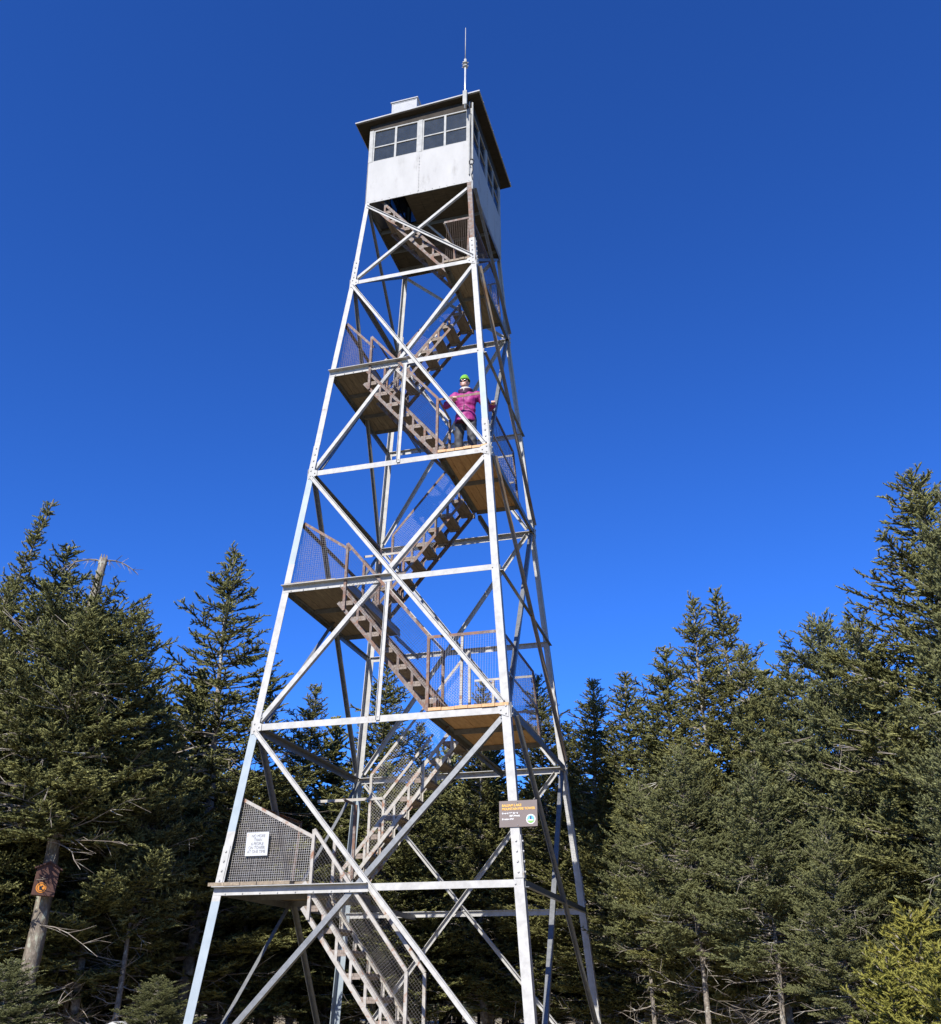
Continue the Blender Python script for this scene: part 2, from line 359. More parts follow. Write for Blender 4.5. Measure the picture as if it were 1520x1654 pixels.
# --- stair flights
def flight(l, x0, z0, slope, x1, yn, yf, old):
    """lower chords from (x0,z0) to x1, near side at yn, far side at yf"""
    fl = bpy.data.objects.new('stair_flight', None); col.objects.link(fl); fl.parent = tower
    sgn = 1 if x1 > x0 else -1; zf = lambda x: z0 + slope*abs(x-x0)
    H = .30; stmat = M['rust'] if old else M['paleRail']
    nst = int(round(abs(zf(x1)-z0)/.245))
    xs_ = [x0 + (x1-x0)*(i+.55)/nst for i in range(nst)]
    for y, q in ((yn, 1), (yf, -1)):
        b = MB()
        for h in (0, H):
            xa = x0 - (sgn*.0 if h == 0 else 0); P = Vector((xa, y, z0+h)); Q = Vector((x1, y, zf(x1)+h))
            bar(b, P, Q, .052, (0,-q,0))
        for x in xs_:
            bar(b, (x, y+q*.003, zf(x)+.02), (x, y+q*.003, zf(x)+H-.005), .036, (0,-q,0))
        bar(b, (x0, y+q*.003, z0), (x0, y+q*.003, z0+H), .04, (0,-q,0))
        b.build('stringer', stmat, fl)
    for x in xs_:
        zt = zf(x) + .10; b = MB(); dp = .215; j = random.uniform(-.004, .004)
        xa, xb = sorted((x - sgn*.15, x + sgn*(dp-.15)))
        for k in range(2):
            b.box(xa + k*dp/2 + .002, xa + (k+1)*dp/2 - .002, yn+.008, yf-.008, zt+j, zt+.034+j+k*.001)
        b.box(xa+.02, xb-.02, yn+.010, yn+.045, zt-.035, zt-.001); b.box(xa+.02, xb-.02, yf-.045, yf-.010, zt-.035, zt-.001)
        b.build('tread', M['tread'], fl)
    return fl, zf, xs_
def rail_obj(): 
    o = bpy.data.objects.new('railing', None); col.objects.link(o); o.parent = tower; return o
FR = {}
# front flights: ground-1, 2-3, 4-5, 6-cab (rise to the left); back flights: 1-2, 3-4, 5-6 (rise to the right)
xe = lambda l: LAND[l][0]
for l0 in (0, 2, 4, 6):
    x0 = .80 if l0 == 0 else xe(l0)+.03; z0 = 0.02 if l0 == 0 else ZL[l0]+.0
    y0 = -hy(ZL[l0+1] if l0 < 6 else ZL[6])
    yn = {0:-2.10, 2:-1.78, 4:-1.44, 6:-1.05}[l0]; yf = yn + .62
    slope = {0:1.26, 2:1.20, 4:1.21, 6:1.29}[l0]; x1 = (xe(l0+1)-.10) if l0 < 6 else -.78
    fl, zf, xs_ = flight(l0, x0, z0, slope, x1, yn, yf, l0 > 0)
    rm = M['paleRail'] if l0 == 0 else M['rustrail']; wm = M['wire1'] if l0 == 0 else M['wire'] if l0 < 4 else M['rustwire']
    xt = xe(l0+1) if l0 < 6 else -.90; xb = x0 - .10 if l0 else .60; rh = 1.06
    for y, nm in ((yn-.03, 'near'), (yf+.03, 'far')):
        if l0 == 6 and nm == 'near': continue
        ro = rail_obj(); b = MB()
        zt = lambda x: zf(x) + rh
        topx = xt if not (l0 == 6) else -.25
        bar(b, (xb, y, zt(xb)), (topx, y, zt(topx)), .042)
        b.build('handrail', rm if nm == 'near' or l0 == 0 else M['paleRail'], ro)
        for x in ((xb, xt) if l0 < 6 else (xb,)):
            b = MB(); bar(b, (x, y+.002, zf(x)-.02 + (.3 if l0 == 0 and x == xb else 0)*0), (x, y+.002, zt(x)), .04); b.build('post', rm, ro)
        d = Vector((topx-xb, 0, zt(topx)-zt(xb)))
        mesh_panel(ro, [(xb,y+.008,zf(xb)+.30), (topx,y+.008,zf(topx)+.30), (topx,y+.008,zt(topx)), (xb,y+.008,zt(xb))], d, (-d.z,0,d.x), wm, .034)
    FR[l0] = (xb, yn-.03, yf+.03, zf(xb)+rh)
    if l0:                                                     # short rail closing the corner between near and far posts
        ro = rail_obj(); b = MB(); zz = zf(xb)+rh
        bar(b, (xb+.02, yn-.02, zz-.01), (xb+.02, yf+.02, zz-.01), .04, (1,0,0)); b.build('cross_rail', M['paleRail'], ro)
for l0 in (1, 3, 5):
    yb = LAND[l0+1][3]; yf = min(yb, LAND[l0][3]+.14) - .06; yn = yf - .62
    x1 = xe(l0+1)-.0; z1 = ZL[l0+1]-.03; slope = 1.19; z0 = ZL[l0]+.09; x0 = x1 - (z1-z0)/slope
    fl, zf, xs_ = flight(l0, x0, z0, slope, x1, yn, yf, l0 > 1)
    rm = M['paleRail'] if l0 == 1 else M['rustrail']; wm = M['wire1'] if l0 == 1 else M['wire'] if l0 < 5 else M['rustwire']
    y = yf + .03; ro = rail_obj(); rh = 1.62; b = MB(); xb = x0 + .12; xt = x1 - .02
    bar(b, (xb, y, zf(xb)+rh), (xt, y, zf(xt)+rh), .042); b.build('handrail', M['paleRail'] if l0 == 1 else rm, ro)
    b = MB(); bar(b, (xb+.22, y-.01, zf(xb+.22)+1.0), (xb+1.0, y-.01, zf(xb+1.0)+1.0), .042); bar(b, (xb+.22, y-.01, zf(xb+.22)+1.0), (-hx(ZL[l0]+1)+.25, y-.01, zf(xb+.22)+1.0), .042); b.build('mid_rail', M['paleRail'], ro)
    for x in (xb, xb+.22, xt):
        b = MB(); bar(b, (x, y+.002, zf(x)-.02), (x, y+.002, zf(x)+(1.0 if x == xb+.22 else rh)), .04); b.build('post', rm, ro)
    d = Vector((xt-xb, 0, zf(xt)-zf(xb)))
    mesh_panel(ro, [(xb,y+.008,zf(xb)+.28), (xt,y+.008,zf(xt)+.28), (xt,y+.008,zf(xt)+rh), (xb,y+.008,zf(xb)+rh)], d, (-d.z,0,d.x), wm, .034)
    # near handrail
    ro = rail_obj(); b = MB(); y = yn - .03; rh = 1.0
    for x in (xb+.05,): 
        bar(b, (x, y+.002, zf(x)-.02), (x, y+.002, zf(x)+rh), .04); b.build('post', M['rustrail'], ro)
    b = MB(); bar(b, (xb+.05, y, zf(xb+.05)+rh), (xb+.05, yn-.45, zf(xb+.05)+rh), .036, (1,0,0)); b.build('cross_rail', M['rustrail'], ro)

# landing rails
for l in range(1, 7):
    xe_, xo, y0, yb, z = LAND[l]; side = 1 if xo > 0 else -1
    zd = z + .094; wm = M['wire'] if l < 4 else M['rustwire']; rm = {1: M['paleRail'], 3: M['rustrail']}.get(l, M['rustrail'])
    zt = zd + 1.06
    yF = lambda zz: -hy(zz) + .05                              # just inside the front face
    xS = lambda zz: side*(hx(zz) - .03)
    ro = rail_obj(); b = MB()
    if side < 0:                                               # the front rail falls from the leg to the stair post
        zf_ = {1: z+.62, 3: z+.58, 5: z+.50}[l]
        A_, B_ = (xS(zt)+.06, yF(zt), zt+.02), (xe_, yF(zf_)-.0, zf_)
    else:
        A_, B_ = (xS(zt)-.05, yF(zt), zt), (xe_-.05 + (.0), yF(zt), zt)
    bar(b, A_, B_, .042); b.build('handrail', rm, ro)
    if side < 0 or l in (2, 6):
        bot = zd + .01
        mesh_panel(ro, [(xS(bot)-side*.09, yF(bot)+.008, bot), (xe_, yF(bot)+.008, bot), (xe_, yF(B_[2])+.008, B_[2]), (A_[0], yF(A_[2])+.008, A_[2])], (1,0,0), Vector((0, yF(A_[2])-yF(bot), A_[2]-bot)), wm if l > 1 else M['wire1'], .030 if l == 1 else .036, .0022 if l == 1 else .0012)
    if side > 0 and l != 4:
        b = MB(); xp = xe_ + .42 if l != 4 else xe_ + .03
        bar(b, (xp, yF(z)-.0+.06, zd), (xp, yF(zt)+.01, zt), .036); b.build('post', M['paleRail'] if l == 2 else M['rustrail'], ro)
    # side rail, from the front leg to the back of the landing, and its mesh
    ro = rail_obj(); b = MB(); yk = yb - .02
    bar(b, (xS(zt), y0+.12, zt), (xS(zt), yk, zt), .042, (side,0,0)); b.build('handrail', M['rustrail'], ro)
    if l in (2, 4):
        b = MB(); zm = zd+.5; bar(b, (xS(zm), y0+.12, zm), (xS(zm), yk, zm), .034, (side,0,0)); b.build('mid_rail', M['paleRail'], ro)
    b = MB(); bar(b, (xS(zd), yk, zd-.05), (xS(zt), yk, zt+.01), .04, (side,0,0)); b.build('post', M['rustrail'], ro)
    mesh_panel(ro, [(xS(zd)-side*.006, y0+.13, zd), (xS(zd)-side*.006, yk, zd), (xS(zt)-side*.006, yk, zt), (xS(zt)-side*.006, y0+.13, zt)], (0,1,0), Vector((xS(zt)-xS(zd), 0, zt-zd)), M['rustwire'] if l > 1 else M['wire'], .034, .0013)
    if l in (2, 4, 6):                                        # back of the right landings
        ro = rail_obj(); b = MB(); zm = zd + 1.0
        x0_, x1_ = xe_ + .04, xS(zm) - .02
        for z_ in (zm, zd+.45): bar(b, (x0_, yk, z_), (x1_, yk, z_), .036)
        b.build('handrail', M['paleRail'], ro)
        b = MB(); bar(b, (x0_+.3, yk+.003, zd-.02), (x0_+.3, yk+.003, zm), .04); b.build('post', M['paleRail'], ro)
        mesh_panel(ro, [(x0_,yk+.01,zd+.02), (xS(zd),yk+.01,zd+.02), (x1_,yk+.01,zm), (x0_,yk+.01,zm)], (1,0,0), (0,0,1), M['wire'], .036)

# --- the cab
CX, CY, Z0, ZS, Z1 = 1.075, 1.122, 14.85, 15.915, 16.93
cab = bpy.data.objects.new('cab', None); col.objects.link(cab); cab.parent = tower
for nm, n_, a in (('front', (0,-1,0), (1,0,0)), ('right', (1,0,0), (0,1,0)), ('back', (0,1,0), (-1,0,0)), ('left', (-1,0,0), (0,-1,0))):
    n_, a = Vector(n_), Vector(a); ha, hn = (CX, CY) if n_.y else (CY, CX)
    b = MB(); z3 = Vector((0,0,1))
    # sheet wall below the sills, made of four sheets that lap each other by a hair
    edges = [-1, -.52, 0, .55, 1]
    for i in range(4):
        e0, e1 = edges[i]*ha, edges[i+1]*ha; o = .004*(i % 2)
        b.prism([(e0, Z0-.02), (e1 + (.006 if i < 3 else 0), Z0-.02), (e1 + (.006 if i < 3 else 0), ZS), (e0, ZS)], n_*(hn-.012+o), n_*(hn+o), a, z3)
    for i in range(11):                                       # rivets down the middle seam and along the foot
        b.bolt(n_*(hn+.001) + a*.012 + z3*(Z0+.05+i*.085), n_, .011, .010)
    for i in range(15):
        b.bolt(n_*(hn+.001) + a*(-.95+i*.136)*ha + z3*(Z0+.02), n_, .009, .009)
    b.build('wall', M['sheet'], cab)
    b = MB()                                                   # head plate under the eaves
    lo_, hi_ = [16.995 + .042*((a*q_ + n_*hn).x) for q_ in (-ha, ha)]
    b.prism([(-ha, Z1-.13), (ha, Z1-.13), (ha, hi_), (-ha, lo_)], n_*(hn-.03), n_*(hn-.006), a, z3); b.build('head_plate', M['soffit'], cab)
    for k in range(2):                                         # two windows to a side, each two panes by two
        w0 = -ha + .085 if k == 0 else .055; w1 = -.035 if k == 0 else ha - .085
        b = MB(); t = .028; zz0, zz1 = ZS+.003, Z1-.132
        wm_ = (w0+w1)/2; zm = zz0 + (zz1-zz0)*.47
        for (p, q, r_, s_) in ((w0,w1,zz0,zz0+t), (w0,w1,zz1-t,zz1), (w0,w0+t,zz0+t,zz1-t), (w1-t,w1,zz0+t,zz1-t), (wm_-.022,wm_+.022,zz0+t,zz1-t), (w0+t,wm_-.022,zm-.013,zm+.013), (wm_+.022,w1-t,zm-.013,zm+.013)):
            b.prism([(p,r_),(q,r_),(q,s_),(p,s_)], n_*(hn-.045), n_*(hn-.008 - (.006 if r_ == zm-.013 else 0)), a, z3)
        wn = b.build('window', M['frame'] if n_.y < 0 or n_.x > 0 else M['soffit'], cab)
        b = MB()
        b.prism([(w0+t-.004,zz0+t-.004),(w1-t+.004,zz0+t-.004),(w1-t+.004,zz1-t+.004),(w0+t-.004,zz1-t+.004)], n_*(hn-.034), n_*(hn-.030), a, z3)
        wn_ = b.build('window_glass', M['glass'], cab)
    for p, q in ((-ha, -ha+.082), (-.032, .052), (ha-.082, ha)):
        b = MB(); b.prism([(p,ZS+.003),(q,ZS+.003),(q,Z1-.132),(p,Z1-.132)], n_*(hn-.05), n_*(hn+.004 - (.003 if n_.x else 0)), a, z3)
        b.build('window_post', M['frame'], cab)
b = MB()                                                       # floor of boards with the stair trap left open
for i in range(8):
    xa, xb_ = -CX+.02+i*.2645, -CX+.02+(i+1)*.2645-.004
    ya = -CY+.02 if xa > -.3 else -.36
    b.box(xa, xb_, ya, CY-.02, Z0-.03, Z0+.012)
b.build('cab_floor', M['floorwood'], cab)
b = MB()
for yy in (-.34, .25, .8): b.angle((-CX+.03,yy,Z0-.031), (CX-.03,yy,Z0-.031), (0,1,0), (0,0,-1), .05, .08, .008)
for s_ in (-1, 1): b.angle((s_*(CX-.005),-CY+.02,Z0-.021), (s_*(CX-.005),CY-.02,Z0-.021), (-s_,0,0), (0,0,-1), .05, .07, .008)
b.build('floor_joist', M['galv'], cab)
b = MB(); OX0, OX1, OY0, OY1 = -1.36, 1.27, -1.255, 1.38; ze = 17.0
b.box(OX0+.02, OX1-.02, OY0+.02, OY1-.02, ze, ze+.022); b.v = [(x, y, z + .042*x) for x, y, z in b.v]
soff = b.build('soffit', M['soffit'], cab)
b = MB(); zt = ze + .023
v = [(OX0,OY0,zt),(OX1,OY0,zt),(OX1,OY1,zt),(OX0,OY1,zt),(OX0,OY0,zt+.028),(OX1,OY0,zt+.028),(OX1,OY1,zt+.028),(OX0,OY1,zt+.028),(0,0,zt+.10)]
b.add(v, [(3,2,1,0),(0,1,5,4),(1,2,6,5),(2,3,7,6),(3,0,4,7),(4,5,8),(5,6,8),(6,7,8),(7,4,8)])
for yy in np.linspace(OY0+.3, OY1-.12, 4):                    # rafter ends / clips along the side eaves
    b.box(OX1-.005, OX1+.008, yy-.012, yy+.012, zt-.008, zt+.012)
b.v = [(x, y, z + .042*x) for x, y, z in b.v]
b.build('roof', M['roofing'], cab)
b = MB(); bx0, bx1, by0, by1 = -.63, -.09, -1.12, -.62
b.box(bx0, bx1, by0, by1, zt+.0, 17.46); b.box(bx0-.025, bx1+.025, by0-.025, by1+.025, 17.462, 17.485)
for xx in (bx0, bx1-.025): b.box(xx, xx+.025, by0-.006, by0-.0005, zt+.04, 17.46)
b.box(bx0+.026, bx1-.026, by0-.006, by0-.0005, 17.435, 17.46)
b.build('roof_box', M['roofing'], cab)
b = MB(); b.tube([(1.10,-1.155,14.6),(1.10,-1.155,16.9)], .016, 8); b.tube([(1.035,-1.15,15.0),(1.035,-1.15,16.95)], .013, 8)
b.build('conduit', M['frame'], cab)

# --- radio aerial on its mast at the front right corner of the cab
aer = empty('radio_aerial', (.985,-1.30,16.6), 'thin whip radio aerial on a pale mast clamped to the cab roof corner', 'aerial')
aer['_base'] = (.985,-1.30,16.6)
b = MB(); b.tube([(.985,-1.30,16.62),(.985,-1.30,17.93)], .018, 10); b.build('mast', M['aerial'], aer, True)
b = MB(); b.tube([(.985,-1.30,17.86),(.985,-1.30,18.02)], .026, 10); b.tube([(.985,-1.30,18.02),(.985,-1.30,18.98)], [.010,.006], 8)
b.build('whip', M['frame'], aer, True)
b = MB()
for z_ in (17.80, 17.90):
    b = MB(); b.box(.945,1.025,-1.345,-1.255,z_,z_+.02); b.bolt((.945,-1.30,z_+.01),(-1,0,0),.010,.03); b.bolt((1.025,-1.30,z_+.01),(1,0,0),.010,.03); b.build('clamp', M['frame'], aer)
b = MB(); b.box(.945,1.025,-1.325,-1.273,16.72,17.10); b.build('bracket', M['frame'], aer)
cb = MB(); pts = []
for i in range(15): pts.append((1.09+.05*math.cos(i*.9), -1.175-.004*(i % 3), 15.28+.07*math.sin(i*.9)))
cb.tube(pts, .009, 6); cb.tube([(1.11,-1.19,15.21),(1.12,-1.185,15.05),(1.09,-1.18,14.95),(1.11,-1.175,14.82)], .009, 6)
cb.tube([(1.01,-1.285,16.8),(1.06,-1.23,16.7),(1.075,-1.185,16.2),(1.08,-1.182,15.36)], .008, 6)
tag(cb.build('aerial_cable', M['cable']), 'black aerial cable coiled at the front right corner of the cab', 'cable')

# ------------------------------------------------------------------ signs
def flatmat(name, c, rough=.5): return mat(name, c, None, rough=rough)
M['signbrown'] = mat('brown_sign_panel', (.14,.11,.097), (.125,.098,.085), 4, .45)
M['signyellow'] = flatmat('yellow_lettering', (.65,.36,.06)); M['signwhite'] = flatmat('white_lettering', (.62,.62,.60))
M['signpaper'] = mat('white_notice_sheet', (.42,.43,.43), (.37,.38,.38), 6, .5); M['inkgrey'] = flatmat('faded_grey_ink', (.15,.15,.155))
M['skyblue'] = flatmat('emblem_blue', (.10,.32,.62)); M['grassgreen'] = flatmat('emblem_green', (.16,.34,.07)); M['darkmark'] = flatmat('emblem_dark', (.02,.03,.06))
M['rust_stain'] = flatmat('rust_stain', (.45,.28,.12))
def text(body, size, loc, m, parent, align='LEFT', bold=.0, name='lettering', sx=1.0):
    cu = bpy.data.curves.new('t', 'FONT'); cu.body = body; cu.size = size; cu.align_x = align; cu.extrude = .0012; cu.offset = bold
    o = bpy.data.objects.new('t', cu); col.objects.link(o)
    me = bpy.data.meshes.new_from_object(o.evaluated_get(bpy.context.evaluated_depsgraph_get()))
    bpy.data.objects.remove(o); bpy.data.curves.remove(cu); me.name = name
    me.transform(Matrix(((sx,0,0,loc[0]), (0,0,-1,loc[1]), (0,1,0,loc[2]), (0,0,0,1))))
    me.materials.clear(); me.materials.append(m); return link(name, me, parent)
ys = -hy(3.08) - .030; x0, x1, z0, z1 = 1.752, 2.232, 2.925, 3.238
sg = empty('tower_sign', (1.99, ys, z0), 'brown sign with yellow heading and round emblem on the front right leg', 'sign'); sg['_base'] = (1.99, ys, z0)
b = MB(); b.prism([(x0,z0),(x1,z0),(x1,z1),(x0,z1)], (0,ys,0), (0,ys+.012,0), (1,0,0), (0,0,1)); b.build('panel', M['signbrown'], sg)
yy = ys - .002
text('BALSAM LAKE', .040, (x0+.035, yy, z1-.070), M['signyellow'], sg, bold=.0012)
text('MOUNTAIN FIRE TOWER', .040, (x0+.035, yy, z1-.112), M['signyellow'], sg, bold=.0012, sx=.92)
text('Erected 1919 (Steel)', .027, (x0+.035, yy, z1-.158), M['signwhite'], sg, bold=.0008, sx=.9)
text('1887 (Wood)', .027, (x0+.125, yy, z1-.190), M['signwhite'], sg, bold=.0008, sx=.9)
text("Elevation 3723'", .027, (x0+.035, yy, z1-.228), M['signwhite'], sg, bold=.0008, sx=.9)
def disc(b, cx, cz, r, y, n=32, half=None):
    P = [(cx+r*math.cos(t), cz+r*math.sin(t)) for t in (np.linspace(0, 2*math.pi, n, endpoint=False) if half is None else np.linspace(half[0], half[1], n))]
    b.prism(P, (0,y,0), (0,y+.0015,0), (1,0,0), (0,0,1))
cx, cz = x1-.083, z0+.085
b = MB()
b.mi = 0; disc(b, cx, cz, .058, ys-.0020); b.mi = 1; disc(b, cx, cz, .046, ys-.0040); b.mi = 2; disc(b, cx, cz, .046, ys-.0060, 20, (math.pi*1.08, math.pi*1.92))
b.mi = 0; b.prism([(cx-.038,cz-.016),(cx+.038,cz-.018),(cx+.02,cz-.004),(cx-.012,cz+.004)], (0,ys-.0078,0), (0,ys-.0062,0), (1,0,0), (0,0,1))
b.mi = 3; b.prism([(cx-.012,cz-.004),(cx+.012,cz-.004),(cx+.006,cz+.022),(cx+.010,cz+.022),(cx+.010,cz+.034),(cx-.010,cz+.034),(cx-.010,cz+.022),(cx-.006,cz+.022)], (0,ys-.0098,0), (0,ys-.0080,0), (1,0,0), (0,0,1))
b.build('emblem', [M['signwhite'], M['skyblue'], M['grassgreen'], M['darkmark']], sg)
b = MB()
for xx in (1.985,): 
    for zz in (z0+.02, z1-.02): b.bolt((xx, ys-.0005, zz), (0,-1,0), .008, .006)
b.build('bolt', M['galv'], sg)

yn_ = -hy(2.55) + .035; x0, x1, z0, z1 = -1.695, -1.372, 2.70, 2.995
ns = empty('capacity_notice', (-1.53, yn_, z0), 'white square notice with faded grey lettering wired to the lowest landing mesh', 'notice'); ns['_base'] = (-1.53, yn_, z0)
b = MB(); b.prism([(x0,z0),(x1,z0),(x1,z1),(x0,z1)], (0,yn_,0), (0,yn_+.006,0), (1,0,0), (0,0,1)); b.build('sheet', M['signpaper'], ns)
cxm = (x0+x1)/2
for i, (t_, dx) in enumerate((('NO MORE', .02), ('THAN', .02), ('6 PEOPLE', .01), ('ON TOWER', 0), ('AT ONE TIME', 0))):
    text(t_, .054, (cxm+dx*.6, yn_-.002, z1-.065-.049*i), M['inkgrey'], ns, 'CENTER', sx=.80)
b = MB(); b.prism([(x0+.012,z1-.055),(x0+.020,z1-.055),(x0+.026,z1-.012),(x0+.018,z1-.012)], (0,yn_-.0015,0), (0,yn_-.0003,0), (1,0,0), (0,0,1)); b.build('rust_mark', M['rust_stain'], ns)

# ------------------------------------------------------------------ person on the fourth landing
M['skin'] = mat('skin', (.48,.29,.215), (.44,.25,.185), 12, .5); M['lip'] = flatmat('lips', (.42,.16,.14)); M['teeth'] = flatmat('teeth', (.75,.72,.68))
M['jacket'] = mat('magenta_jacket', (.28,.020,.155), (.22,.016,.12), 9, .6, bump=.25)
M['plum'] = mat('dark_plum_trim', (.055,.012,.045), (.04,.01,.035), 9, .7)
M['trousers'] = mat('charcoal_trousers', (.045,.045,.048), (.03,.03,.034), 14, .7, bump=.2)
M['hat'] = mat('lime_knit_hat', (.15,.37,.035), (.10,.27,.025), 45, .85, bump=.4)
M['shades'] = flatmat('dark_sunglasses', (.008,.008,.009), .12); M['scarf'] = mat('pale_fleece_collar', (.55,.51,.46), (.42,.39,.35), 40, .9, bump=.4)
M['boot'] = mat('brown_boots', (.07,.05,.035), (.05,.035,.025), 12, .7)
def blob(b, c, r, axes=None, n=18):
    """an ellipsoid; axes = optional 3x3 rotation"""
    c = Vector(c); vs = []; fs = []; m = n//2
    for i in range(m+1):
        th = math.pi*i/m
        for k in range(n):
            ph = 2*math.pi*k/n; p = Vector((r[0]*math.sin(th)*math.cos(ph), r[1]*math.sin(th)*math.sin(ph), r[2]*math.cos(th)))
            vs.append(c + (axes @ p if axes else p))
    for i in range(m):
        for k in range(n): fs.append((i*n+k, (i+1)*n+k, (i+1)*n+(k+1) % n, i*n+(k+1) % n))
    b.add(vs, fs)
def limb(b, pts, rad):
    """tapered limb: closed balls joined by closed cones"""
    for p, r in zip(pts, rad): blob(b, p, (r,r,r), None, 14)
    for i in range(len(pts)-1): b.tube([pts[i], pts[i+1]], [rad[i], rad[i+1]], 14)
def fuse(b, name, mats, parent, vox, smooth=3, wrinkle=0, seed=0):
    """fuse every shape into ONE continuous skin"""
    me = bpy.data.meshes.new('tmp'); me.from_pydata(b.v, [], b.f); o = bpy.data.objects.new('tmp', me); col.objects.link(o)
    r = o.modifiers.new('r', 'REMESH'); r.mode = 'VOXEL'; r.voxel_size = vox
    if smooth: s_ = o.modifiers.new('s', 'SMOOTH'); s_.iterations = smooth; s_.factor = .5
    m2 = bpy.data.meshes.new_from_object(o.evaluated_get(bpy.context.evaluated_depsgraph_get()))
    bpy.data.objects.remove(o); m2.name = name; m2.materials.clear()
    for m in mats: m2.materials.append(m)
    if wrinkle:
        k = len(m2.vertices); co = np.empty(k*3, np.float32); m2.vertices.foreach_get('co', co); co = co.reshape(-1,3)
        no = np.array([v.normal for v in m2.vertices]); ph = seed*1.3
        wv = np.sin(co[:,2]*62+3*np.sin(co[:,0]*17+ph)+ph)*.5 + np.sin(co[:,2]*33-co[:,0]*38+ph)*.6 + np.sin(co[:,0]*55+co[:,2]*20)*.3
        m2.vertices.foreach_set('co', (co + no*wv[:,None]*wrinkle).astype(np.float32).ravel())
    m2.polygons.foreach_set('use_smooth', [True]*len(m2.polygons)); m2.polygons.foreach_set('material_index', [0]*len(m2.polygons))
    return link(name, m2, parent)
PZ = 8.741
pe = empty('person', (1.0,-1.13,PZ), 'smiling person in magenta jacket, lime hat and sunglasses standing on the fourth landing', 'person')
pe['_base'] = (1.0,-1.13,PZ)
V = Vector
hip = V((.99,-1.11,PZ+.86)); chest = V((1.0,-1.14,PZ+1.14)); neck = V((.992,-1.14,PZ+1.34)); head = V((.982,-1.165,PZ+1.505))
rsh, rel, rwr = V((.825,-1.16,PZ+1.265)), V((.715,-1.30,PZ+1.02)), V((.885,-1.455,PZ+.975))
lsh, lel, lwr = V((1.185,-1.12,PZ+1.255)), V((1.37,-1.02,PZ+1.03)), V((1.478,-1.155,PZ+.985))
LEG = [(V((.90,-1.11,PZ+.84)), V((.885,-1.145,PZ+.46)), V((.875,-1.09,PZ+.09))), (V((1.085,-1.11,PZ+.84)), V((1.105,-1.15,PZ+.46)), V((1.12,-1.09,PZ+.09)))]
b = MB()
blob(b, hip, (.155,.105,.12)); blob(b, hip.lerp(chest,.5), (.135,.095,.16)); blob(b, chest, (.165,.11,.17)); blob(b, V((1.0,-1.13,PZ+1.24)), (.19,.09,.075))
limb(b, [chest, neck, head], [.07,.052,.055])
for a_, k_, f_ in LEG:
    limb(b, [a_, k_, f_], [.085,.056,.042]); limb(b, [f_ + V((0,.03,-.045)), f_ + V((0,-.13,-.055))], [.035,.03])
limb(b, [rsh, rel, rwr], [.052,.040,.028]); limb(b, [lsh, lel, lwr], [.052,.040,.028])
blob(b, head, (.071,.090,.108)); blob(b, head + V((0,-.035,-.062)), (.050,.052,.046)); blob(b, head + V((0,-.085,-.012)), (.013,.022,.024))   # skull, jaw, nose
blob(b, head + V((0,-.080,-.088)), (.022,.018,.016)); blob(b, head + V((0,-.078,-.052)), (.027,.014,.011))
for s_ in (-1,1):
    blob(b, head + V((s_*.071,.005,-.01)), (.010,.018,.030)); blob(b, head + V((s_*.038,-.064,-.028)), (.022,.018,.018))                      # ears, cheeks
def hand(wr, to, side, over):
    """palm, four fingers curled over a rail and a thumb from the side of the palm"""
    d = (V(to) - wr).normalized(); z = V((0,0,1)); sd = d.cross(z).normalized()*side; u = sd.cross(d)*side
    if u.z < 0: u = -u
    pc = wr + d*.05 + u*.006; ax = Matrix((d, sd, u)).transposed()
    blob(b, pc, (.050,.038,.017), ax); limb(b, [wr, pc], [.026,.024])
    for i, (o, ln) in enumerate(((-.028,.030),(-.010,.034),(.009,.032),(.027,.025))):
        k = wr + d*.088 + sd*o + u*.010; p1 = k + d*ln*.75 + u*(.002); p2 = p1 + d*.008 - u*ln*.8; p3 = p2 - d*ln*.55 - u*.006
        limb(b, [k, p1, p2, p3], [.0098,.0094,.0088,.0078])
    t0 = wr + d*.035 - sd*.030; limb(b, [t0, t0 + d*.026 - sd*.020 - u*.010, t0 + d*.052 - sd*.014 - u*.028], [.013,.011,.009])
hand(rwr, (.935,-1.56,PZ+.985), 1, None); hand(lwr, (1.50,-1.26,PZ+.98), -1, None)
body = fuse(b, 'body', [M['skin'], M['lip'], M['teeth']], pe, .0065, 2)
for p in body.data.polygons:
    c = p.center - head
    if abs(c.x) < .028 and c.y < -.06:
        zz = c.z + .052 - .35*c.x*c.x/.028
        if -.008 < zz < .006: p.material_index = 2 if (abs(zz+.001) < .0042 and abs(c.x) < .021) else 1
b = MB()
blob(b, V((.99,-1.12,PZ+.86)), (.182,.138,.125)); blob(b, hip.lerp(chest,.5), (.168,.125,.17)); blob(b, chest, (.188,.138,.18)); blob(b, V((1.0,-1.135,PZ+1.24)), (.208,.108,.078))
b.tube([V((.99,-1.12,PZ+.705)), V((.99,-1.12,PZ+.86))], [.176,.176], 20)
limb(b, [rsh, rsh.lerp(rel,.5), rel, rel.lerp(rwr,.55), rwr.lerp(rel,.06)], [.078,.070,.064,.054,.044])
limb(b, [lsh, lsh.lerp(lel,.5), lel, lel.lerp(lwr,.55), lwr.lerp(lel,.06)], [.078,.070,.064,.054,.044])
jk = fuse(b, 'jacket', [M['jacket'], M['plum']], pe, .010, 3, .0058, 1)
